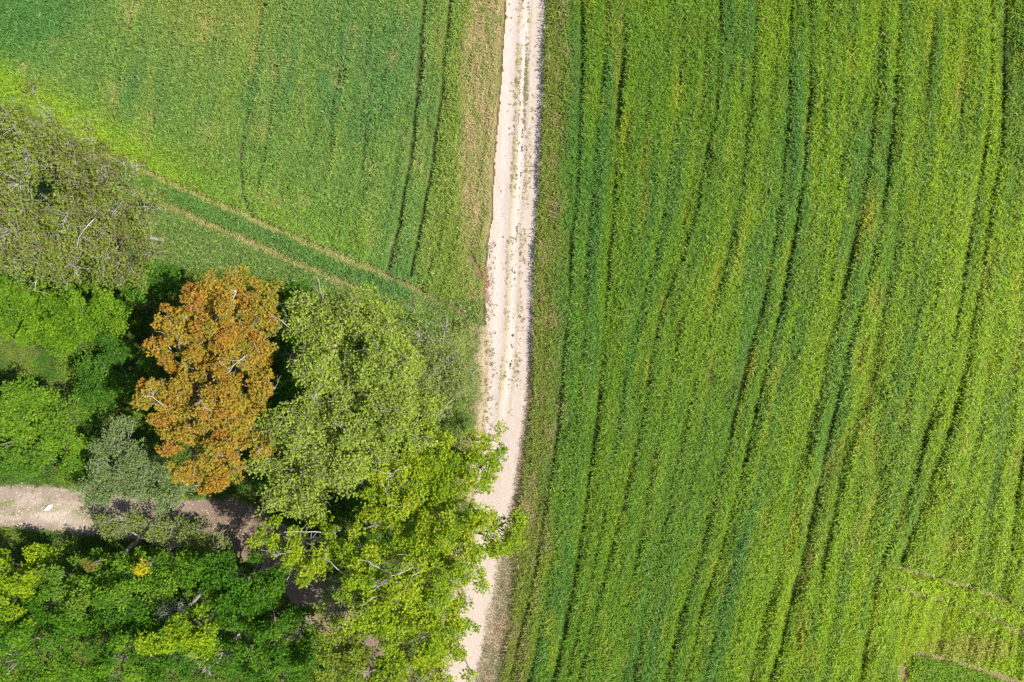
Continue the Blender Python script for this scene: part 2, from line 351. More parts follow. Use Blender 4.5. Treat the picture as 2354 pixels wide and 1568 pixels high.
def blades(fn, x0, x1, y0, y1, density, seed, wid=.034, length=.28, jitter=.24, colj=.5):
    r = np.random.default_rng(seed); n = int((x1-x0)*(y1-y0)*density)
    x = r.uniform(x0, x1, n); y = r.uniform(y0, y1, n)
    h, c, d, ins = fn(x, y)
    keep = ins & (r.random(n) < d)
    x, y, h, c = x[keep], y[keep], h[keep], c[keep]; n = len(x)
    L = length*r.uniform(.6, 1.3, n)*np.clip(h/.42, .35, 1.2)
    az = r.uniform(0, 2*np.pi, n); el = r.uniform(.05, 1.1, n)
    # each blade: root, shoulder pair, bent tip  (two triangles -> one quad)
    zb = h - L*np.sin(el)*.55 + r.uniform(-1, 1, n)*jitter*np.clip(h/.42, .15, 1)*.5 - .02
    zb = np.maximum(zb, .01)
    dx, dy = np.cos(az), np.sin(az); w_ = wid*r.uniform(.7, 1.4, n)
    root = np.stack([x, y, zb], 1)
    m = root + np.stack([dx*np.cos(el)*L*.5, dy*np.cos(el)*L*.5, np.sin(el)*L*.62], 1)
    tip = root + np.stack([dx*np.cos(el)*L*1.15, dy*np.cos(el)*L*1.15, np.sin(el)*L*.78], 1)
    side = np.stack([-dy*w_, dx*w_, np.zeros(n)], 1)
    V = np.stack([root, m-side*.5, tip, m+side*.5], 1).reshape(-1, 3)
    F = np.arange(4*n).reshape(-1, 4)
    k = 1+colj*(r.random(n)-.5)*2
    c = c*k[:, None]; c = c*(1+.18*(r.random((n, 3))-.5))
    dead = r.random(n) < .016; c[dead] = STRAW*r.uniform(.6, 1.1, (dead.sum(), 1))
    return V, F, np.repeat(np.clip(c, .004, .8), 4, 0)
def sheet(fn, x0, x1, y0, y1, step, frac, lower, dark):
    xs = np.arange(x0, x1, step); ys = np.arange(y0, y1, step); X, Y = np.meshgrid(xs, ys)
    x, y = X.ravel(), Y.ravel(); h, c, d, ins = fn(x, y)
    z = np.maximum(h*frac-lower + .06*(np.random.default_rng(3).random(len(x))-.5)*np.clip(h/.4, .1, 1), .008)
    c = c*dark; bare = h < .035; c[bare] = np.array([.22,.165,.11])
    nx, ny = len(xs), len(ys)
    i = np.arange(nx*ny).reshape(ny, nx)
    F = np.stack([i[:-1, :-1], i[:-1, 1:], i[1:, 1:], i[1:, :-1]], -1).reshape(-1, 4)
    F = F[ins[F].all(1)]
    us, inv = np.unique(F, return_inverse=True); 
    return np.stack([x, y, z], 1)[us], inv.reshape(F.shape), c[us]
def combine(*parts):
    V, F, Cc, o = [], [], [], 0
    for v, f, c in parts:
        V.append(v); F.append(f+o); Cc.append(c); o += len(v)
    return np.concatenate(V), np.concatenate(F), np.concatenate(Cc)

XM, YM = 37.5, 26.0
import time; T0 = time.time()
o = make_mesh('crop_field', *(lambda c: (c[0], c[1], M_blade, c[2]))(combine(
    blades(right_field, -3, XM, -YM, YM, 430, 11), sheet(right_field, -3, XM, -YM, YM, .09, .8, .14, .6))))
tag(o, 'right-hand field of green cereal with long curved wheel furrows running beside the chalk track', 'crop', kind='stuff')
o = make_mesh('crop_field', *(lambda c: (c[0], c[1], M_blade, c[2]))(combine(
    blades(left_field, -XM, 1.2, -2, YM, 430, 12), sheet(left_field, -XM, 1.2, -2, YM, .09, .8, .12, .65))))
tag(o, 'upper left cereal field crossed by a pair of pale diagonal wheel tracks, straw-coloured hem at the road', 'crop', kind='stuff')
print('fields', time.time()-T0)

# ---------------------------------------------------------------- ground
def grid(x0, x1, y0, y1, step):
    xs = np.arange(x0, x1+1e-6, step); ys = np.arange(y0, y1+1e-6, step); X, Y = np.meshgrid(xs, ys)
    i = np.arange(len(xs)*len(ys)).reshape(len(ys), len(xs))
    return X.ravel(), Y.ravel(), np.stack([i[:-1, :-1], i[:-1, 1:], i[1:, 1:], i[1:, :-1]], -1).reshape(-1, 4)
m = bpy.data.materials.new('earth'); m.use_nodes = True; t = m.node_tree; b = t.nodes['Principled BSDF']
b.inputs['Roughness'].default_value = .95; b.inputs['Specular IOR Level'].default_value = .05
tc = t.nodes.new('ShaderNodeTexCoord'); n1 = t.nodes.new('ShaderNodeTexNoise'); n1.inputs['Scale'].default_value = .8; n1.inputs['Detail'].default_value = 8
cr = t.nodes.new('ShaderNodeValToRGB'); cr.color_ramp.elements[0].color = (.06,.045,.025,1); cr.color_ramp.elements[1].color = (.17,.125,.075,1)
cr.color_ramp.elements[0].position = .35; cr.color_ramp.elements[1].position = .7
t.links.new(tc.outputs['Object'], n1.inputs['Vector']); t.links.new(n1.outputs['Fac'], cr.inputs[0])
sx = t.nodes.new('ShaderNodeSeparateXYZ'); t.links.new(tc.outputs['Object'], sx.inputs[0])
def mth(op, a, b_=None, val=None):
    n = t.nodes.new('ShaderNodeMath'); n.operation = op; t.links.new(a, n.inputs[0])
    if b_ is not None: t.links.new(b_, n.inputs[1])
    if val is not None: n.inputs[1].default_value = val
    return n.outputs[0]
ax = mth('GREATER_THAN', mth('ABSOLUTE', sx.outputs[0]), val=37.4); ay = mth('GREATER_THAN', mth('ABSOLUTE', sx.outputs[1]), val=25.9)
mxx = t.nodes.new('ShaderNodeMix'); mxx.data_type = 'RGBA'; t.links.new(mth('MAXIMUM', ax, ay), mxx.inputs[0])
t.links.new(cr.outputs[0], mxx.inputs[6])
cr2 = t.nodes.new('ShaderNodeValToRGB'); cr2.color_ramp.elements[0].color = (.03,.07,.012,1); cr2.color_ramp.elements[1].color = (.075,.13,.02,1)
t.links.new(n1.outputs['Fac'], cr2.inputs[0]); t.links.new(cr2.outputs[0], mxx.inputs[7]); t.links.new(mxx.outputs[2], b.inputs['Base Color'])
V = np.array([(-1500,-1500,0),(1500,-1500,0),(1500,1500,0),(-1500,1500,0)], float)
tag(make_mesh('ground', V, np.array([[0, 1, 2, 3]]), m), kind='structure')

# chalk track
x, y, F = grid(-8, 4, -YM, YM, .07)
u, v = W2UV(x, y)
eL = (u-at_v(RL, v))*K + (fbm(x*2.5, y*2.5, 201)-.5)*.22; eR = (at_v(CR, v)-u)*K + .25
verge = (u-at_v(RR, v))*K + (fbm(x*2, y*.8, 202)-.5)*.25
wd = (at_v(RR, v)-at_v(RL, v))*K
# ruts, measured from the right edge
dr = (at_v(RR, v)-u)*K + (fbm(x*.3, y*.25, 203)-.5)*.12
up = 1-sstep(900, 1020, v)
rut = np.exp(-((dr-1.20)/.20)**2)*up + np.exp(-((dr-2.25)/.30)**2)*up*.8
cen = np.exp(-((dr-1.62)/.14)**2)*up + .8*np.exp(-((dr-.85)/.12)**2)*up
z = .012 + .02*fbm(x*3, y*3, 204) - .025*rut + .02*cen + .02*(1-sstep(0, .3, eR-.25)) + .012*(np.random.default_rng(5).random(len(x)))
c = np.tile(np.array([.385,.325,.29]), (len(x), 1))
c = mixc(c, np.array([.45,.385,.345]), np.clip(rut, 0, 1))
c = mixc(c, np.array([.33,.28,.245]), sstep(.5, .75, fbm(x*2.2, y*.7, 205))*.45)
c = mixc(c, np.array([.35,.30,.17]), np.clip(cen*sstep(.35, .6, fbm(x*4, y*1.6, 206)), 0, 1)*.8)
c = mixc(c, np.array([.36,.30,.20]), sstep(.6, .8, fbm(x*7, y*5, 207))*.5*(1-np.clip(rut, 0, 1)))
c = mixc(c, np.array([.36,.29,.19]), sstep(-.05, .3, verge)*.9)
c = mixc(c, np.array([.48,.38,.27]), (1-sstep(0, .25, eL))*.7)
lowr = sstep(1000, 1500, v); c = mixc(c, np.array([.40,.33,.265]), lowr*.6)
ins = (eL > 0) & (eR > 0)
F = F[ins[F].all(1)]; us, inv = np.unique(F, return_inverse=True)
tag(make_mesh('road', np.stack([x, y, z], 1)[us], inv.reshape(F.shape), M_chalk, c[us]), kind='structure')

# woodland path + forest floor
x, y, F = grid(-XM, 0, -YM, 12, .10); u, v = W2UV(x, y)
pd = path_d(u, v)*K + (fbm(x*1.2, y*1.2, 211)-.5)*.5
wood = (v > fu(FE, u)) & (u < at_v(RL, v)+8)
onp = 1-sstep(-.25, .25, pd)
z = .004 + .05*fbm(x*1.1, y*1.1, 212)*(1-onp*.6) + .02*np.random.default_rng(6).random(len(x))
c = np.tile(np.array([.085,.075,.04]), (len(x), 1))
c = mixc(c, np.array([.06,.10,.025]), sstep(.4, .6, fbm(x*.7, y*.7, 213)))
c = mixc(c, np.array([.245,.195,.155]), onp)
ridge = np.exp(-((pd+1.3)/.30)**2)*onp*sstep(.25, .55, fbm(x*1.0, y*2.3, 214))
c = mixc(c, np.array([.15,.16,.06]), ridge*.9)
c = mixc(c, np.array([.155,.108,.085]), onp*sstep(330, 520, u)*.85)
c = mixc(c, np.array([.34,.28,.235]), onp*(1-sstep(150, 260, u))*sstep(.45, .7, fbm(x*.8, y*2.2, 215))*.7)
bright = np.exp(-((u-120)/45)**2-((v-1185)/14)**2); c = mixc(c, np.array([.42,.36,.30]), bright*.8)
c = mixc(c, np.array([.13,.09,.06]), onp*sstep(.6, .8, fbm(x*6, y*6, 216))*.6)
nr = (1-sstep(0, 2.2, (at_v(RL, v)-u)*K+(fbm(x*.8,y*.8,217)-.5)*1.4))*(1-onp); c = mixc(c, np.array([.42,.34,.23]), nr*.75)
F = F[wood[F].all(1)]; us, inv = np.unique(F, return_inverse=True)
tag(make_mesh('forest_floor', np.stack([x, y, z], 1)[us], inv.reshape(F.shape), M_soil, c[us]), kind='structure')
print('ground', time.time()-T0)

# ---------------------------------------------------------------- leaves and branches
def leaf_quads(pos, dirv, nrm, L, Wd):
    side = np.cross(dirv, nrm); side /= np.linalg.norm(side, axis=1, keepdims=True)+1e-9
    up = np.cross(side, dirv)
    a = pos; m = pos + dirv*(L*.5)[:, None]
    l = m - side*(Wd*.5)[:, None] + up*(Wd*.12)[:, None]; r_ = m + side*(Wd*.5)[:, None] + up*(Wd*.12)[:, None]
    tip = pos + dirv*L[:, None] - up*(L*.12)[:, None]
    V = np.stack([a, l, tip, r_], 1).reshape(-1, 3)
    return V, np.arange(len(V)).reshape(-1, 4)
def rdir(r, n, zb=0.0):
    d = r.normal(size=(n, 3)); d[:, 2] += zb; return d/(np.linalg.norm(d, axis=1, keepdims=True)+1e-9)
def tubes(P0, P1, R0, R1, sides=5):
    d = P1-P0; d = d/(np.linalg.norm(d, axis=1, keepdims=True)+1e-9)
    ref = np.where(np.abs(d[:, 2:3]) > .9, np.array([[1., 0, 0]]), np.array([[0, 0, 1.]]))
    a = np.cross(d, ref); a /= np.linalg.norm(a, axis=1, keepdims=True)+1e-9; b = np.cross(d, a)
    th = np.arange(sides)*2*np.pi/sides
    ring = a[:, None, :]*np.cos(th)[None, :, None]+b[:, None, :]*np.sin(th)[None, :, None]
    V = np.concatenate([P0[:, None]+ring*R0[:, None, None], P1[:, None]+ring*R1[:, None, None]], 1).reshape(-1, 3)
    n = len(P0); base = (np.arange(n)*2*sides)[:, None]; i = np.arange(sides); j = (i+1) % sides
    F = np.stack([base+i, base+j, base+j+sides, base+i+sides], -1).reshape(-1, 4)
    return V, F
class Seg:
    def __init__(s): s.a = []; s.b = []; s.ra = []; s.rb = []
    def curve(s, p, q, r0, r1, n, sag, r):
        p, q = np.array(p, float), np.array(q, float); L = np.linalg.norm(q-p)
        off = r.normal(size=3)*L*.10; off[2] += sag*L
        prev = p
        for i in range(1, n+1):
            t = i/n; c = p*(1-t)+q*t + off*4*t*(1-t)*.5 + (r.normal(size=3)*L*.02 if i < n else 0)
            s.a.append(prev); s.b.append(c); s.ra.append(r0+(r1-r0)*(i-1)/n); s.rb.append(r0+(r1-r0)*t); prev = c
        return prev
def kmeans(X, k, r):
    c = X[r.choice(len(X), k, replace=False)]
    for _ in range(6):
        lab = ((X[:, None]-c[None])**2).sum(-1).argmin(1)
        for i in range(k):
            if (lab == i).any(): c[i] = X[lab == i].mean(0)
    return lab

def build_tree(name, label, cat, lobes, pal, seed, boughs=16, clumps=11, leaves=34, leafL=.13, clumpR=.32, spread=.30,
               bark=(.22,.20,.17), group=None, flat=.62, twigs=0.0, trunk_r=.12, zmul=1.0, open_=0.0, patch=.5, base_z=0.0, extra=0, upright=.5):
    r = np.random.default_rng(seed)
    B = []
    for lo in lobes:
        u, v, ru, rv, z = lo[:5]; f = (lo[5] if len(lo) > 5 else 1.)*1.35; ru *= 1.06; rv *= 1.06
        s = K*(1-z/H); c = P(u, v, z); rx, ry = ru*s, rv*s; rz = min(rx, ry)*flat*zmul
        n = max(4, int(boughs*f*(rx*ry)/6.0+3))
        d = rdir(r, n*4, .35); d = d[d[:, 2] > -.35][:n]
        # spread directions (farthest-first thinning)
        q = .55+.50*r.random(len(d))
        q = np.where(r.random(len(d)) < .25, q*.55, q)
        bc = c + d*np.array([rx, ry, rz])*q[:, None]
        br = spread*np.sqrt(rx*ry)*(.7+.6*r.random(len(d)))
        B += [(bc[i], br[i]) for i in range(len(d))]
    bc = np.array([b[0] for b in B]); br = np.clip(np.array([b[1] for b in B]), .35, 1.5)
    allc = bc.mean(0); zmin = bc[:, 2].min()
    rad_ = np.hypot(*allc[:2]); ext = np.sqrt(((bc[:, :2]-allc[:2])**2).sum(1).mean())
    base = np.array([allc[0], allc[1], 0.0])*(1+min(.16, .8*ext/max(rad_, 1)))
    S = Seg(); nb = len(bc)
    fork = np.array([base[0]+r.normal()*.3, base[1]+r.normal()*.3, max(.6, zmin*.5)])
    S.curve(base-np.array([0, 0, .05]), fork, trunk_r*1.2, trunk_r*.95, 4, 0, r)
    k = min(nb, max(3, nb//6)); lab = kmeans(bc, k, r)
    CP, CN, BI = [], [], []
    for i in range(k):
        idx = np.where(lab == i)[0]
        if not len(idx): continue
        g = bc[idx].mean(0); lp = fork*.38+g*.62; lp[2] -= .3
        rl = trunk_r*.62
        S.curve(fork, lp, trunk_r*.75, rl*.55, 6, .05, r)
        for j in idx:
            bp = bc[j]-np.array([0, 0, br[j]*.35])
            S.curve(lp, bp, rl*.45, .018, 5, .06, r)
            nc = max(3, int(clumps*(br[j]/.8)**2+2))
            d = rdir(r, nc, .45); cp = bc[j]+d*np.array([1, 1, .75])*(br[j]*(.45+.6*r.random(nc)))[:, None]
            for q in range(nc):
                S.curve(bp, cp[q], .018, .006, 3, .05, r)
                if r.random() < twigs:
                    e = cp[q]+rdir(r, 1, .4)[0]*r.uniform(.25, .7)
                    S.curve(cp[q], e, .009, .004, 2, 0, r)
                    e2 = cp[q]+rdir(r, 1, .2)[0]*r.uniform(.25, .6)
                    S.curve(cp[q], e2, .008, .004, 2, 0, r)
            CP.append(cp); CN.append(d); BI.append(np.full(nc, j))
    for _ in range(extra):      # bare limbs standing clear of the leaves
        j = r.integers(nb); p = bc[j]-np.array([0, 0, .2]); e = p+rdir(r, 1, .35)[0]*r.uniform(1.2, 2.4)+np.array([0, 0, .5])
        q1 = S.curve(p, e, .032, .014, 5, .05, r)
        for _2 in range(4):
            f_ = p+(e-p)*r.uniform(.3, 1.); S.curve(f_, f_+rdir(r, 1, .2)[0]*r.uniform(.4, 1.), .014, .006, 3, .05, r)
    CP, CN, BI = np.concatenate(CP), np.concatenate(CN), np.concatenate(BI)
    keep = r.random(len(CP)) > open_
    CP, CN, BI = CP[keep], CN[keep], BI[keep]
    nl = len(CP)*leaves
    ci = np.repeat(np.arange(len(CP)), leaves)
    d = rdir(r, nl, .15); rad = clumpR*(.25+.75*r.random(nl)**.6)*(.6+.8*r.random(len(CP)))[ci]
    pos = CP[ci]+d*rad[:, None]*np.array([1, 1, .6])
    ld = d*.8+r.normal(size=(nl, 3))*.5+np.array([0, 0, -.1]); ld[:, 2] *= .55; ld /= np.linalg.norm(ld, axis=1, keepdims=True)
    nrm = r.normal(size=(nl, 3))*.65+np.array([0, 0, 1.])*upright*2+d*.3; nrm /= np.linalg.norm(nrm, axis=1, keepdims=True)
    L = leafL*r.uniform(.65, 1.35, nl)
    V, F = leaf_quads(pos, ld, nrm, L, L*.72)
    pal = np.array(pal)
    # colour by bough, by clump and by leaf
    t = np.clip(patch*(r.random(nb)[BI][ci]) + (1-patch)*r.random(len(CP))[ci] + (r.random(nl)-.5)*.35, 0, .999)*(len(pal)-1)
    i0 = t.astype(int); f = (t-i0)[:, None]
    col = pal[i0]*(1-f)+pal[np.minimum(i0+1, len(pal)-1)]*f
    col = col*(1+.5*(r.random(nl)-.5))[:, None]
    root = bpy.data.objects.new(name, None); C.objects.link(root); root.location = (base[0], base[1], 0)
    tag(root, label, cat, group)
    off = np.array([base[0], base[1], 0])
    make_mesh('crown', V-off, F, M_leaf, np.repeat(np.clip(col, .004, .8), 4, 0), root)
    a_, b_, ra, rb = np.array(S.a), np.array(S.b), np.array(S.ra), np.array(S.rb)
    nt_ = 4
    vt, ft = tubes(a_[:nt_], b_[:nt_], ra[:nt_], rb[:nt_], 9)
    bk = np.array(bark)
    make_mesh('trunk', vt-off, ft, M_bark, np.tile(bk, (len(vt), 1)), root, smooth=True)
    vt, ft = tubes(a_[nt_:], b_[nt_:], ra[nt_:], rb[nt_:], 5)
    cj = np.repeat(bk[None]*(.75+.5*r.random((len(a_)-nt_, 1))), 10, 0)
    make_mesh('branches', vt-off, ft, M_bark, cj, root, smooth=True)
    return root, nl

OLIVEP = [(.20,.13,.05),(.13,.16,.03),(.15,.20,.03),(.22,.27,.035),(.16,.24,.028),(.28,.30,.05)]
LIMEB = [(.06,.15,.008),(.12,.24,.010),(.19,.31,.014)]
LIMEJ = [(.13,.22,.010),(.19,.30,.010),(.27,.36,.012),(.33,.36,.02)]
PALE = [(.17,.18,.045),(.18,.27,.03),(.28,.37,.05),(.22,.32,.03),(.38,.43,.10)]
MID = [(.035,.11,.006),(.06,.17,.008),(.13,.27,.010)]
DARK = [(.04,.12,.010),(.065,.17,.014),(.10,.22,.016)]
GREYG = [(.11,.18,.055),(.15,.23,.07),(.23,.29,.12),(.10,.19,.045)]
ORANGE = [(.34,.15,.03),(.35,.21,.025),(.34,.25,.03),(.30,.25,.03),(.17,.22,.02)]
BRITE = [(.12,.23,.008),(.20,.31,.008),(.30,.39,.010)]
GREYB = (.30,.28,.26); 
TREES = [
 # ---- sparse olive trees on the left edge
 dict(name='ash_tree', label='topmost sparse olive-green tree at the left edge, beside the lime band of the field', cat='tree', lobes=[(50,310,95,100,8.5),(140,360,100,85,8.),(230,380,60,50,7.)], flat=.9, zmul=1.0, pal=OLIVEP, seed=1, leaves=27, leafL=.12, clumpR=.33, twigs=.75, bark=GREYB, open_=.14, boughs=15, clumps=11, spread=.36, extra=5, group='sparse olive trees'),
 dict(name='ash_tree', label='sparse olive-green tree whose crown meets the start of the diagonal wheel tracks', cat='tree', lobes=[(250,450,110,95,8.5),(240,560,115,75,8.),(330,500,40,70,6.5),(320,590,45,50,6.5)], flat=.9, zmul=1.0, pal=OLIVEP, seed=2, leaves=27, leafL=.12, clumpR=.33, twigs=.75, bark=GREYB, open_=.14, boughs=15, clumps=11, spread=.36, extra=6, group='sparse olive trees'),
 dict(name='ash_tree', label='lowest of the sparse olive trees, hanging over the bright green bushes at the left edge', cat='tree', lobes=[(50,490,120,125,9.),(120,580,110,75,8.)], flat=.9, zmul=1.0, pal=OLIVEP, seed=3, leaves=27, leafL=.12, clumpR=.33, twigs=.75, bark=GREYB, open_=.14, boughs=15, clumps=11, spread=.36, extra=5, group='sparse olive trees'),
 # ---- bright bushes
 dict(name='leafy_bush', label='bright green leafy tree below the olive trees, by the left edge of the wood', cat='tree', lobes=[(40,685,85,70,5.2),(80,740,70,50,4.8)], pal=LIMEB, seed=4, leaves=52, leafL=.12, clumpR=.32, flat=1., spread=.27, boughs=22),
 dict(name='leafy_bush', label='bright green rounded tree just left of the shaded gap beside the orange tree', cat='tree', lobes=[(190,690,95,70,5.5),(165,760,90,48,4.8),(255,720,50,60,4.6)], pal=LIMEB, seed=5, leaves=52, leafL=.12, clumpR=.32, flat=1., spread=.27, boughs=22),
 dict(name='dark_bush', label='dark green bush between the olive trees and the top of the orange tree', cat='bush', lobes=[(325,660,60,50,3.8),(385,635,45,30,3.2)], pal=DARK, seed=6, leaves=40, boughs=22),
 dict(name='dark_bush', label='dark bush in the deep shade left of the orange crown', cat='bush', lobes=[(275,770,60,60,2.8),(290,860,60,50,2.6)], pal=DARK, seed=7, leaves=40, boughs=20),
 dict(name='dark_bush', label='low dark bush in the black gap above the grey-green hawthorn', cat='bush', lobes=[(235,880,60,50,2.4),(200,830,50,40,2.)], pal=DARK, seed=8, leaves=36, boughs=20),
 dict(name='hedge_tree', label='mid-green tree at the left edge between the grassy clearing and the pale path', cat='tree', lobes=[(60,940,100,62,5.),(140,965,62,62,5.),(60,1000,95,45,4.),(160,1025,40,35,3.4)], pal=[(.09,.19,.012),(.13,.25,.016),(.20,.32,.022)], seed=9, leaves=42, leafL=.13, boughs=24),
 dict(name='hawthorn_tree', label='grey-green hawthorn overhanging the upper side of the woodland path', cat='tree', lobes=[(265,1000,55,50,4.6),(310,1060,85,55,4.4),(255,1120,75,48,3.8),(365,1120,80,50,3.8)], pal=GREYG, seed=10, leaves=36, leafL=.10, clumpR=.30, boughs=24, twigs=.3),
 # ---- copper tree
 dict(name='maple_tree', label='large orange and copper leaved tree standing in the middle of the wood', cat='tree', lobes=[(505,700,85,72,9.,1.1),(590,735,62,80,8.6,1.1),(430,760,75,55,8.6,1.1),(520,800,105,58,9.,1.1),(385,790,45,38,8.),(600,850,46,55,7.8),(440,850,80,40,8.),(560,890,70,55,8.4),(555,970,55,60,8.),
      (390,920,70,48,8.6,1.1),(500,925,95,62,9.2,1.1),(420,995,80,52,8.6,1.1),(520,1010,85,60,9.,1.1),(490,1085,78,50,8.2,1.1)], pal=ORANGE, seed=11, leaves=56, leafL=.125, clumpR=.23, open_=.12, boughs=22, clumps=10, spread=.33, bark=(.33,.30,.27), flat=.85, twigs=.25, trunk_r=.2, extra=6, patch=.6),
 dict(name='dark_bush', label='dark green bush squeezed between the orange tree and the pale twiggy trees', cat='bush', lobes=[(675,740,42,80,4.2),(668,860,36,60,3.8)], pal=MID, seed=12, leaves=40, boughs=22),
 dict(name='dark_bush', label='dark bush under the right flank of the orange tree near its foot', cat='bush', lobes=[(640,960,45,60,3.4),(620,1080,40,40,3.)], pal=MID, seed=13, leaves=38, boughs=20),
 # ---- pale twiggy group
 dict(name='wild_cherry_tree', label='pale green twiggy tree whose crown touches the crop strip right of the orange tree', cat='tree', lobes=[(755,730,85,70,8.,1.),(840,740,80,72,8.)], pal=PALE, seed=14, leaves=27, leafL=.125, clumpR=.33, twigs=.8, flat=.95, bark=(.27,.245,.215), boughs=20, clumps=12, spread=.36, extra=4, group='pale twiggy trees'),
 dict(name='wild_cherry_tree', label='largest pale green twiggy tree, in the centre of the group between orange tree and road', cat='tree', lobes=[(850,860,110,85,9.,1.),(750,870,80,80,8.6),(900,950,100,70,8.6)], pal=PALE, seed=15, leaves=27, leafL=.125, clumpR=.33, twigs=.8, flat=.95, bark=(.27,.245,.215), boughs=20, clumps=12, spread=.36, extra=5, group='pale twiggy trees'),
 dict(name='wild_cherry_tree', label='pale green twiggy tree above the fork of the shaded brown path', cat='tree', lobes=[(690,1010,85,80,8.,1.),(800,1030,100,75,8.6),(660,1110,75,55,7.6),(740,1110,75,55,8.)], pal=PALE, seed=16, leaves=27, leafL=.125, clumpR=.33, twigs=.8, flat=.95, bark=(.27,.245,.215), boughs=21, clumps=12, spread=.36, extra=4, group='pale twiggy trees'),
 dict(name='birch_sapling', label='thin greyish half-bare tree nearest the road, left of the chalk track', cat='tree', lobes=[(985,790,95,85,6.4,1.),(1010,890,85,70,6.)], pal=[(.15,.19,.04),(.20,.27,.05),(.28,.34,.08)], seed=17, leaves=26, leafL=.10, clumpR=.36, twigs=.8, bark=(.30,.28,.26), boughs=16, clumps=10, spread=.36, extra=4),
 dict(name='roadside_bush', label='soft green bush against the left verge of the road, above the lime trees', cat='bush', lobes=[(1040,960,55,50,2.6),(1050,900,40,40,2.)], pal=[(.07,.15,.02),(.10,.18,.03),(.15,.21,.05)], seed=18, leaves=36, leafL=.11, boughs=18),
 dict(name='roadside_bush', label='low green bush in the gap between the twiggy trees and the crop strip', cat='bush', lobes=[(950,730,55,35,2.),(1000,760,50,35,1.8)], pal=MID, seed=19, leaves=34, leafL=.11, boughs=16),
 # ---- lime oaks
 dict(name='oak_tree', label='lime-green oak reaching over the road with its topmost boughs', cat='tree', lobes=[(1040,1035,70,50,7.6,1.),(1120,1040,62,48,7.2),(1080,1095,70,42,7.2),(985,1060,55,45,7.6)], pal=LIMEJ, seed=20, leaves=46, leafL=.125, clumpR=.31, flat=.95, boughs=19, clumps=10, spread=.29, bark=(.20,.17,.15), twigs=.2, group='lime green oaks'),
 dict(name='oak_tree', label='lime-green oak right below the black gap in the canopy, left of the roadside oak', cat='tree', lobes=[(900,1100,75,50,8.4,1.),(950,1160,85,52,8.6),(860,1185,60,36,8.)], pal=LIMEJ, seed=21, leaves=46, leafL=.125, clumpR=.31, flat=.95, boughs=18, clumps=10, spread=.29, bark=(.34,.31,.28), twigs=.3, extra=5, group='lime green oaks'),
 dict(name='oak_tree', label='lime-green oak whose boughs reach farthest across the road onto the crop margin', cat='tree', lobes=[(1060,1200,90,65,9.,1.),(1150,1230,58,50,8.6),(1070,1290,80,50,8.8),(1170,1190,30,36,8.)], pal=LIMEJ, seed=22, leaves=46, leafL=.125, clumpR=.31, flat=.95, boughs=18, clumps=10, spread=.29, bark=(.20,.17,.15), twigs=.25, group='lime green oaks'),
 dict(name='oak_tree', label='lime-green oak spreading left over the shaded brown path', cat='tree', lobes=[(645,1240,62,40,8.,1.),(730,1250,75,50,8.6),(700,1300,60,36,8.),(815,1270,65,50,8.8)], pal=LIMEJ, seed=23, leaves=46, leafL=.125, clumpR=.31, flat=.95, boughs=19, clumps=10, spread=.29, bark=(.34,.31,.28), twigs=.2, extra=3, group='lime green oaks'),
 dict(name='oak_tree', label='lime-green oak in the middle of the lime group, filled with pale bare twigs', cat='tree', lobes=[(900,1300,95,70,9.4,1.),(1000,1360,85,65,9.2),(880,1390,85,60,9.)], pal=LIMEJ, seed=24, leaves=46, leafL=.125, clumpR=.31, flat=.95, boughs=19, clumps=10, spread=.29, bark=(.34,.31,.28), twigs=.3, extra=8, group='lime green oaks'),
 dict(name='oak_tree', label='lime-green oak at the bottom edge of the picture beside the end of the road', cat='tree', lobes=[(975,1470,85,65,8.8,1.),(1040,1420,55,48,8.4),(1010,1545,70,50,8.4)], pal=LIMEJ, seed=25, leaves=46, leafL=.125, clumpR=.31, flat=.95, boughs=19, clumps=10, spread=.29, bark=(.20,.17,.15), twigs=.2, group='lime green oaks'),
 dict(name='oak_tree', label='yellowish lime oak at the bottom edge between the dark thicket and the other oaks', cat='tree', lobes=[(800,1450,80,58,8.,1.),(860,1520,90,56,8.4),(765,1525,65,50,7.8)], pal=[(.12,.16,.02),(.17,.22,.02),(.19,.28,.016),(.26,.28,.03)], seed=26, leaves=46, leafL=.125, clumpR=.31, flat=.95, boughs=19, clumps=10, spread=.29, bark=(.30,.27,.24), twigs=.3, extra=3, group='lime green oaks'),
 dict(name='grey_bush', label='small grey-green bush in the shade beside the brown path, under the lime oaks', cat='bush', lobes=[(775,1375,45,45,3.6)], pal=GREYG, seed=27, leaves=34, leafL=.10, boughs=20),
 dict(name='dark_bush', label='dark undergrowth bush beneath the black gap in the lime oaks', cat='bush', lobes=[(850,1150,50,50,2.6),(930,1220,50,40,2.6)], pal=DARK, seed=28, leaves=36, boughs=20),
 # ---- over the path
 dict(name='hazel_shrub', label='airy yellow-green shrub with grey twigs hanging over the lower side of the path', cat='bush', lobes=[(300,1205,75,34,2.6,1.),(400,1222,75,36,3.),(480,1240,55,34,3.)], pal=[(.13,.20,.03),(.18,.25,.04),(.24,.28,.07)], seed=29, leaves=24, leafL=.11, clumpR=.30, twigs=.7, bark=(.28,.25,.22), boughs=18, spread=.4, extra=3),
 # ---- thicket bottom left
 dict(name='thicket_tree', label='mid-green tree just below the path, with a yellow shrub growing in its crown', cat='tree', lobes=[(250,1300,75,46,3.2,1.),(330,1330,85,55,4.6),(400,1300,60,42,4.0)], pal=[(.06,.14,.008),(.10,.22,.012),(.19,.32,.02)], seed=30, leaves=42, boughs=24, flat=1.5, spread=.24, group='thicket trees'),
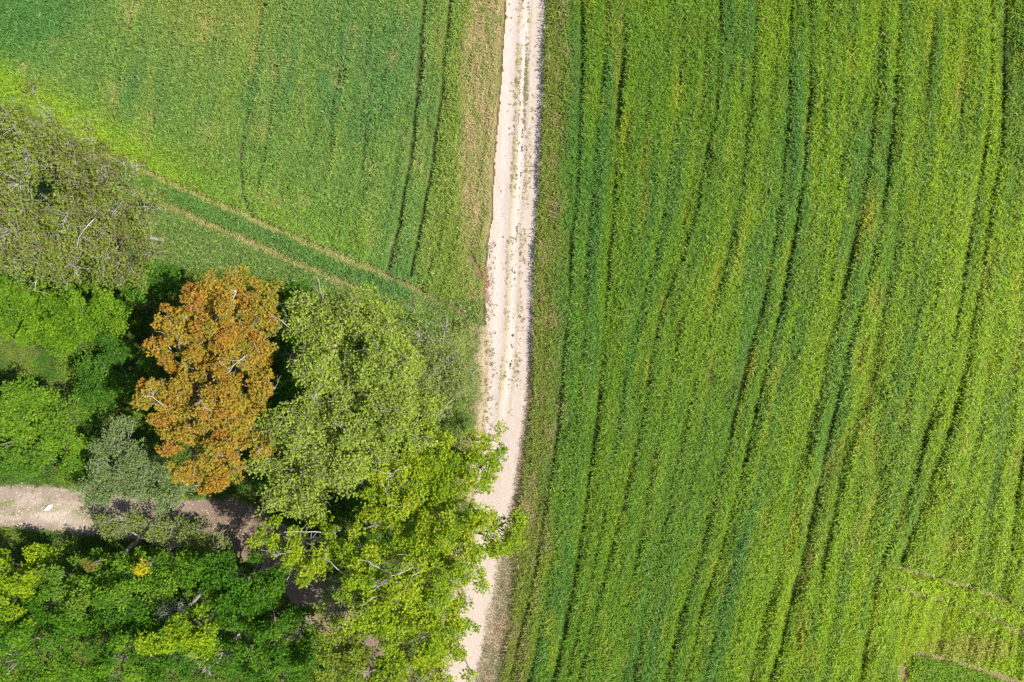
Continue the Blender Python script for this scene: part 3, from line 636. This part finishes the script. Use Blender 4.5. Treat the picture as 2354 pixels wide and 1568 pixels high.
 dict(name='thicket_tree', label='dark green tree on the inner bend of the shaded brown path', cat='tree', lobes=[(530,1310,75,48,5.2,1.),(610,1340,62,48,5.2),(560,1375,70,42,5.)], pal=[(.02,.08,.004),(.045,.14,.006),(.10,.23,.010)], seed=31, leaves=42, boughs=24, flat=1.5, spread=.24, group='thicket trees'),
 dict(name='thicket_tree', label='deep green tree between the inner bend of the path and the yellowish oak', cat='tree', lobes=[(655,1420,52,50,5.4,1.),(620,1480,75,52,5.4),(690,1500,45,50,5.)], pal=[(.03,.10,.005),(.06,.17,.008),(.13,.26,.012)], seed=32, leaves=42, boughs=24, flat=1.5, spread=.24, group='thicket trees'),
 dict(name='thicket_tree', label='yellow-lime tree at the left edge under the pale end of the path', cat='tree', lobes=[(45,1300,55,50,3.4,1.),(90,1280,40,34,2.8),(35,1355,55,48,4.6)], pal=BRITE, seed=33, leaves=42, boughs=24, flat=1.5, spread=.24, group='thicket trees'),
 dict(name='thicket_tree', label='dull green low tree right of the yellow-lime tree at the left edge', cat='tree', lobes=[(160,1320,60,44,3.4,1.),(200,1370,60,36,4.2)], pal=[(.09,.18,.015),(.13,.24,.02),(.18,.27,.03)], seed=34, leaves=38, boughs=22, flat=1.5, spread=.24, group='thicket trees'),
 dict(name='thicket_tree', label='brightest yellow-green tree in the middle of the lower left thicket', cat='tree', lobes=[(445,1440,55,40,6.,1.2),(385,1475,60,36,5.8,1.2),(480,1470,40,40,5.6)], pal=BRITE, seed=35, leaves=44, boughs=24, flat=1.5, spread=.24, group='thicket trees'),
 dict(name='thicket_tree', label='green tree standing at the bottom edge above the bare dead branches', cat='tree', lobes=[(400,1530,65,40,5.,1.),(520,1500,50,36,4.8)], pal=MID, seed=36, leaves=42, boughs=24, flat=1.5, spread=.24, group='thicket trees'),
 dict(name='thicket_tree', label='green tree with lighter tip at the bottom edge, left of the brightest one', cat='tree', lobes=[(285,1470,55,42,5.2,1.),(270,1535,65,48,5.2)], pal=[(.03,.10,.005),(.07,.18,.008),(.17,.31,.012)], seed=37, leaves=42, boughs=24, flat=1.5, spread=.24, group='thicket trees'),
 dict(name='thicket_tree', label='bushy green tree in the bottom left corner of the picture', cat='tree', lobes=[(55,1450,42,42,5.2,1.),(30,1530,60,48,5.),(120,1540,60,40,4.8)], pal=[(.035,.12,.006),(.08,.19,.008),(.18,.32,.010)], seed=38, leaves=42, boughs=24, flat=1.5, spread=.24, group='thicket trees'),
 dict(name='thicket_tree', label='small green tree between the bottom left corner tree and the dark hollow', cat='tree', lobes=[(165,1440,50,40,4.6,1.),(215,1430,36,30,4.2)], pal=MID, seed=39, leaves=42, boughs=24, flat=1.5, spread=.24, group='thicket trees'),
 dict(name='thicket_tree', label='dark green tree at the bottom edge right of the dead branches', cat='tree', lobes=[(640,1550,70,40,4.8,1.),(560,1420,52,34,4.4)], pal=MID, seed=40, leaves=42, boughs=24, flat=1.5, spread=.24, group='thicket trees'),
 dict(name='oak_tree', label='lime-green oak at the bottom edge with a few boughs over the pale road end', cat='tree', lobes=[(900,1545,70,40,8.6,1.),(930,1420,70,50,8.8)], pal=LIMEJ, seed=51, leaves=46, leafL=.125, clumpR=.31, flat=.95, boughs=19, clumps=10, spread=.29, twigs=.2, group='lime green oaks'),
 dict(name='oak_tree', label='lime-green oak filling the canopy between road, twiggy trees and roadside oak', cat='tree', lobes=[(1010,1130,75,60,7.6,1.),(1000,1250,70,60,8.2),(960,1030,50,40,7.4)], pal=LIMEJ, seed=52, leaves=46, leafL=.125, clumpR=.31, flat=.95, boughs=19, clumps=10, spread=.29, twigs=.2, group='lime green oaks'),
 dict(name='wild_cherry_tree', label='pale green twiggy tree between the topmost twiggy tree and the thin greyish one', cat='tree', lobes=[(900,790,70,70,7.,1.),(960,960,70,60,7.)], pal=PALE, seed=53, leaves=42, leafL=.11, clumpR=.36, twigs=.6, bark=(.26,.23,.20), boughs=20, clumps=11, spread=.36, extra=2, group='pale twiggy trees'),
 dict(name='thicket_tree', label='dark green tree at the left edge just above the bottom left corner tree', cat='tree', lobes=[(110,1400,70,40,3.8,1.),(40,1420,40,30,4.)], pal=MID, seed=54, leaves=42, boughs=24, flat=1.4, spread=.24, group='thicket trees'),
 dict(name='thicket_tree', label='deep green tree in the centre of the thicket under the yellow shrub', cat='tree', lobes=[(300,1395,70,36,4.4,1.),(350,1420,50,30,4.4)], pal=[(.02,.08,.005),(.05,.15,.007),(.11,.24,.01)], seed=55, leaves=42, boughs=24, flat=1.4, spread=.24, group='thicket trees'),
 dict(name='thicket_tree', label='green tree along the lower side of the path, left of the inner bend', cat='tree', lobes=[(460,1305,50,36,4.4,1.),(500,1390,55,36,4.6)], pal=[(.04,.12,.006),(.08,.19,.01),(.17,.3,.014)], seed=56, leaves=42, boughs=24, flat=1.4, spread=.24, group='thicket trees'),
 dict(name='hedge_tree', label='green tree standing on the bank above the left end of the path', cat='tree', lobes=[(60,1055,90,28,2.6,1.),(165,1075,50,22,2.2)], pal=[(.06,.16,.012),(.10,.22,.016),(.16,.28,.02)], seed=57, leaves=40, boughs=24),
 dict(name='grey_bush', label='small dusty grey bush beside the brightest yellow-green tree in the thicket', cat='bush', lobes=[(392,1398,26,30,5.2,1.)], pal=[(.08,.11,.06),(.12,.15,.09)], seed=41, leaves=22, leafL=.08, boughs=26, twigs=.8, bark=(.3,.3,.28)),
 dict(name='yellow_shrub', label='small vivid yellow shrub just below the woodland path', cat='bush', lobes=[(327,1307,10,7,6.2,.5)], pal=[(.36,.32,.01),(.48,.42,.012),(.18,.24,.01)], seed=42, leaves=22, leafL=.10, clumpR=.22, boughs=30, spread=.5),
 dict(name='yellow_shrub', label='tiny half-withered yellow-brown shrub left of the vivid yellow one', cat='bush', lobes=[(204,1300,4,4,5.4,.3)], pal=[(.28,.20,.02),(.16,.13,.03)], seed=43, leaves=14, leafL=.10, clumpR=.18, boughs=30, spread=.5),
]
tot = 0
for d in TREES:
    _, nl = build_tree(**d); tot += nl
print('trees', tot, time.time()-T0)

# dead bare tree at the bottom edge, and bare tree by the orange crown
def bare_tree(name, label, u, v, z, size, seed, depth=4, col=(.36,.33,.30)):
    r = np.random.default_rng(seed); S = Seg(); top = P(u, v, z); base = np.array([top[0], top[1], 0])
    fork = base+np.array([.1, .1, z*.6]); S.curve(base, fork, .10, .08, 4, 0, r)
    def grow(p, d, L, rad, n):
        q = p+d*L; S.curve(p, q, rad, rad*.6, 4, .04, r)
        if n == 0: return
        for _ in range(3):
            nd = d+r.normal(size=3)*.55; nd[2] = abs(nd[2])*.4; nd /= np.linalg.norm(nd)
            grow(p+(q-p)*r.uniform(.5, 1.), nd, L*r.uniform(.55, .8), rad*.55, n-1)
    for i in range(4):
        an = i*1.57+r.uniform(-.4, .4); d = np.array([math.cos(an), math.sin(an), .55]); d /= np.linalg.norm(d)
        grow(fork, d, size, .055, depth-1)
    root = bpy.data.objects.new(name, None); C.objects.link(root); root.location = tuple(base)
    tag(root, label, 'tree')
    a_, b_, ra, rb = map(np.array, (S.a, S.b, S.ra, S.rb))
    vt, ft = tubes(a_[:4], b_[:4], ra[:4], rb[:4], 8); make_mesh('trunk', vt-base, ft, M_bark, np.tile(np.array(col), (len(vt), 1)), root, True)
    vt, ft = tubes(a_[4:], b_[4:], ra[4:], rb[4:], 5); make_mesh('branches', vt-base, ft, M_bark, np.tile(np.array(col), (len(vt), 1)), root, True)
bare_tree('dead_tree', 'bare leafless grey branches in a dark hollow at the bottom edge', 470, 1545, 5.4, .9, 71)
bare_tree('dead_tree', 'bare pale sapling standing between the orange tree and the twiggy trees', 655, 800, 6., .9, 72, col=(.42,.42,.38))

# ---------------------------------------------------------------- undergrowth, verge, weeds, stones
def scatter_leaves(n, region, hfun, colfun, L, seed, wide=.7, flat=.6):
    r = np.random.default_rng(seed); x = r.uniform(region[0], region[1], n); y = r.uniform(region[2], region[3], n)
    u, v = W2UV(x, y); h, keep = hfun(x, y, u, v); k = keep & (r.random(n) < 1)
    x, y, u, v, h = x[k], y[k], u[k], v[k], h[k]; n = len(x)
    pos = np.stack([x, y, h*(.55+.5*r.random(n))+.01], 1)
    ld = rdir(r, n, .2); ld[:, 2] *= flat; ld /= np.linalg.norm(ld, axis=1, keepdims=True)
    nrm = r.normal(size=(n, 3))*.6+np.array([0, 0, 1.]); nrm /= np.linalg.norm(nrm, axis=1, keepdims=True)
    l = L*r.uniform(.6, 1.4, n); V, F = leaf_quads(pos, ld, nrm, l, l*wide)
    c = colfun(x, y, u, v, r, n); c = c*(1+.5*(r.random(n)-.5))[:, None]
    return V, F, np.repeat(np.clip(c, .004, .8), 4, 0)
def ug_h(x, y, u, v):
    h = .08+.75*sstep(.40, .72, fbm(x*.8, y*.8, 301))+.25*fbm(x*2.2, y*2.2, 302)
    clear = np.exp(-((u-60)/110)**2-((v-830)/70)**2)+np.exp(-((u-90)/130)**2-((v-1080)/38)**2); h = h*(1-.7*np.clip(clear, 0, 1))
    pd = path_d(u, v)*K+(fbm(x*1.5, y*1.5, 303)-.5)*.6
    ed = (at_v(RL, v)-u)*K+(fbm(x*1.3, y*.9, 304)-.5)*1.2
    h = h*sstep(-.1, .9, pd)*sstep(0, 2.2, ed)+.03
    keep = (pd > 0) & (ed > .3) & (v > fu(FE, u)) & (np.random.default_rng(8).random(len(x)) < .25+.75*sstep(.3, 2.4, ed))
    return h, keep
def ug_c(x, y, u, v, r, n):
    c = np.tile(np.array([.065,.16,.016]), (n, 1)); c = mixc(c, np.array([.14,.24,.022]), sstep(.4, .65, fbm(x*.6, y*.6, 305)))
    c = mixc(c, np.array([.21,.28,.06]), (1-sstep(.5, 4.5, (at_v(RL, v)-u)*K))*.8)
    b_ = r.random(n) < .08; c[b_] = (.16,.11,.06); return c
o = make_mesh('undergrowth', *(lambda q: (q[0], q[1], M_leaf, q[2]))(scatter_leaves(420000, (-XM, 0, -YM, 9.5), ug_h, ug_c, .12, 91)))
tag(o, 'low leafy undergrowth and grass covering the floor of the wood', 'undergrowth', kind='stuff')

# dry verge between road and right-hand crop, plus hem of blades shading the track
def verge_f(x, y):
    u, v = W2UV(x, y); a = (u-at_v(RR, v))*K+(fbm(x*2, y*.8, 202)-.5)*.25; b_ = (at_v(CR, v)+10-u)*K
    h = .10+.16*fbm(x*2, y*1.2, 401)+.10*sstep(.2, 1., a)
    c = np.tile(np.array([.27,.21,.11]), (len(u), 1)); c = mixc(c, np.array([.12,.15,.035]), sstep(.45, .65, fbm(x*1.7, y*.6, 402))*.8)
    return h, c, sstep(-.02, .3, a)*.9, (a > 0) & (b_ > 0)
V, F, c = blades(verge_f, -4, 3.2, -YM, YM, 620, 21, wid=.02, length=.22)
o = make_mesh('verge_grass', V, F, M_blade, c); tag(o, 'straw-brown dry grass verge between the chalk road and the right-hand crop', 'grass', kind='stuff')

def verge_left(x, y):
    u, v = W2UV(x, y); a = (at_v(RL, v)-u)*K+(fbm(x*1.6, y*1.1, 411)-.5)*.9
    h = .06+.22*fbm(x*2, y*2, 412)+.10*sstep(.3, 1.6, a)
    c = np.tile(np.array([.33,.26,.14]), (len(u), 1)); c = mixc(c, np.array([.15,.22,.045]), sstep(.35, .6, fbm(x*1.5, y*1.2, 413)+.16*sstep(.3, 2, a)))
    on = sstep(560, 740, v)*(1-sstep(1150, 1400, v)*.5)
    return h, c, sstep(-.1, .7, a)*(1-.8*sstep(2.2, 3.6, a))*on, (a > -.1) & (a < 3.8) & (v > 560)
V, F, c = blades(verge_left, -9, 0, -YM, 7, 520, 22, wid=.022, length=.24)
o = make_mesh('verge_grass', V, F, M_blade, c); tag(o, 'mixed straw and green grass on the left shoulder of the chalk road beside the wood', 'grass', kind='stuff')

# weeds in the track: tufts as rosettes
def tufts(pts, rad, cols, n, seed, L=.07):
    r = np.random.default_rng(seed); m_ = len(pts); ci = np.repeat(np.arange(m_), n)
    an = r.uniform(0, 2*np.pi, m_*n); rr = rad[ci]*np.sqrt(r.random(m_*n))
    pos = np.stack([pts[ci, 0]+np.cos(an)*rr, pts[ci, 1]+np.sin(an)*rr, .018+.018*r.random(m_*n)], 1)
    ld = np.stack([np.cos(an), np.sin(an), .15+.5*r.random(m_*n)], 1); ld /= np.linalg.norm(ld, axis=1, keepdims=True)
    nrm = r.normal(size=(m_*n, 3))*.5+np.array([0, 0, 1.]); nrm /= np.linalg.norm(nrm, axis=1, keepdims=True)
    l = L*r.uniform(.6, 1.4, m_*n); V, F = leaf_quads(pos, ld, nrm, l, l*.4)
    return V, F, np.repeat(np.clip(cols[ci]*(1+.5*(r.random(m_*n)-.5))[:, None], 0, .8), 4, 0)
r = np.random.default_rng(61); pts, rads, cols = [], [], []
for _ in range(3000):
    v_ = r.uniform(-120, 1000); k_ = r.random()
    if k_ < .42: dd = 1.62+r.normal()*.09
    elif k_ < .70: dd = 1.07+r.normal()*.06-.25*(v_ > 300)
    elif k_ < .82: dd = .66+r.normal()*.10
    else: dd = r.uniform(.2, 2.6)
    x_ = (np.interp(v_, *RR)-1176.5)*K-dd; y_ = (784-v_)*K
    dens_ = float(fbm(np.array([x_*.4]), np.array([y_*.55]), 501)[0])
    if k_ < .42 and 470 < v_ < 1000: dd += .0
    if v_ > 560 and r.random() < .55: continue
    if r.random() > (1.0 if k_ < .82 else .22)*np.clip((dens_-.38)*4, .05, 1): continue
    pts.append((x_, y_)); big = r.random() < .06; rads.append(.09 if big else r.uniform(.012, .042))
    cols.append((.22,.24,.07) if big or r.random() < .5 else (.34,.29,.15))
for _ in range(500):
    v_ = r.uniform(560, 1560); dd = r.uniform(-.1, .55); x_ = (np.interp(v_, *RL)-1176.5)*K+dd**2*2; pts.append((x_, (784-v_)*K)); rads.append(r.uniform(.02, .08)); cols.append((.13,.14,.04) if r.random() < .5 else (.26,.20,.10))
V, F, c = tufts(np.array(pts), np.array(rads), np.array(cols), 14, 62)
o = make_mesh('road_weeds', V, F, M_blade, c); tag(o, 'small weeds growing in lines between the wheel tracks of the chalk road', 'weeds', kind='stuff')
# reddish dry stalks on the left shoulder
r = np.random.default_rng(63); n = 90; uu = r.normal(1108, 8, n); vv = r.normal(655, 22, n)
pts = np.stack([(uu-1176.5)*K, (784-vv)*K], 1); cc = np.where(r.random((n, 1)) < .5, [[.34,.20,.13]], [[.40,.29,.18]])
V, F, c = tufts(pts, np.full(n, .12), cc, 16, 64, .10)
o = make_mesh('dry_weeds', V, F, M_blade, c); tag(o, 'reddish dry weeds on the left shoulder of the road where the crop ends', 'weeds', kind='stuff')
n = 3; uu = np.array([1243, 1242, 1244.]); vv = np.array([694, 697, 692.]); pts = np.stack([(uu-1176.5)*K, (784-vv)*K], 1)
V, F, c = tufts(pts, np.full(n, .05), np.tile([[.34,.07,.05]], (n, 1)), 12, 65, .07); V[:, 2] += .46
stem, sf = tubes(np.array([[*pts[0], 0.]]), np.array([[*pts[0], .5]]), np.array([.02]), np.array([.012])); 
V, F, c = combine((V, F, c), (stem, sf, np.tile([.2,.1,.05], (len(stem), 1))))
o = make_mesh('dock_plant', V, F, M_blade, c); tag(o, 'small red weed standing at the road edge of the right-hand crop', 'plant')

# stones
def stones(n, fn, seed, col):
    r = np.random.default_rng(seed); ph = (1+5**.5)/2
    ico = np.array([(-1,ph,0),(1,ph,0),(-1,-ph,0),(1,-ph,0),(0,-1,ph),(0,1,ph),(0,-1,-ph),(0,1,-ph),(ph,0,-1),(ph,0,1),(-ph,0,-1),(-ph,0,1)])/1.9
    fc = np.array([(0,11,5),(0,5,1),(0,1,7),(0,7,10),(0,10,11),(1,5,9),(5,11,4),(11,10,2),(10,7,6),(7,1,8),(3,9,4),(3,4,2),(3,2,6),(3,6,8),(3,8,9),(4,9,5),(2,4,11),(6,2,10),(8,6,7),(9,8,1)])
    c_, s_ = fn(r, n)
    V = ico[None]*(1+.35*(r.random((n, 12, 1))-.5))*s_[:, None, None]*np.array([1, 1, .6])+c_[:, None]
    F = (fc[None]+(np.arange(n)*12)[:, None, None]).reshape(-1, 3)
    col = np.repeat(np.array(col)[None]*(.6+.7*r.random((n, 1))), 12, 0)
    return V.reshape(-1, 3), F, col
def st_road(r, n):
    v_ = r.uniform(-120, 1600, n); a = at_v(RL, v_); b_ = at_v(RR, v_); u_ = a+(b_-a)*r.random(n)**1.3
    return np.stack([(u_-1176.5)*K, (784-v_)*K, np.full(n, .02)], 1), r.uniform(.01, .032, n)
V, F, c = stones(2600, st_road, 81, (.42,.36,.30))
o = make_mesh('gravel', V, F, M_stone, c); tag(o, 'small loose stones scattered over the chalk road', 'gravel', kind='stuff')
def st_path(r, n):
    u_ = r.uniform(-80, 760, n); p = np.array(PATH, float); v_ = np.interp(u_, p[:, 0], p[:, 1])+r.normal(0, 30, n)
    return np.stack([(u_-1176.5)*K, (784-v_)*K, np.full(n, .03)], 1), r.uniform(.012, .045, n)
V, F, c = stones(2200, st_path, 82, (.42,.36,.29))
o = make_mesh('gravel', V, F, M_stone, c); tag(o, 'stones and crumbs of earth on the brown woodland path', 'gravel', kind='stuff')
def rock(u_, v_, a_, b_, ang, label):
    r = np.random.default_rng(83); n = 14; th = np.arange(n)*2*np.pi/n; rr = 1+.28*(r.random(n)-.5)
    rings = []; 
    for s_, z_ in ((1., .0), (.97, .08), (.8, .16), (.45, .20)):
        x_ = np.cos(th)*rr*a_*s_; y_ = np.sin(th)*rr*b_*s_
        rings.append(np.stack([x_*math.cos(ang)-y_*math.sin(ang), x_*math.sin(ang)+y_*math.cos(ang), z_+.03*(r.random(n)-.5)*(z_ > 0)], 1))
    V = np.concatenate(rings+[np.array([[0, 0, .205]])]); F = []
    for k in range(3):
        for i in range(n): F.append((k*n+i, k*n+(i+1) % n, (k+1)*n+(i+1) % n, (k+1)*n+i))
    F = np.array(F); T = [(3*n+i, 3*n+(i+1) % n, 4*n, 4*n) for i in range(n)]
    bm_v = [tuple(p) for p in V]; me = bpy.data.meshes.new('chalk_stone'); me.from_pydata(bm_v, [], [tuple(f) for f in F.tolist()]+[t[:3] for t in T])
    at = me.color_attributes.new('col', 'FLOAT_COLOR', 'POINT'); at.data.foreach_set('color', np.tile([.82,.80,.76,1], len(V)))
    me.materials.append(M_stone); o = bpy.data.objects.new('chalk_stone', me); C.objects.link(o); o.location = ((u_-1176.5)*K, (784-v_)*K, .02)
    tag(o, label, 'stone')
rock(113, 1166, .30, .13, .7, 'white chalky stone lying in the middle of the pale woodland path')
print('done', time.time()-T0)
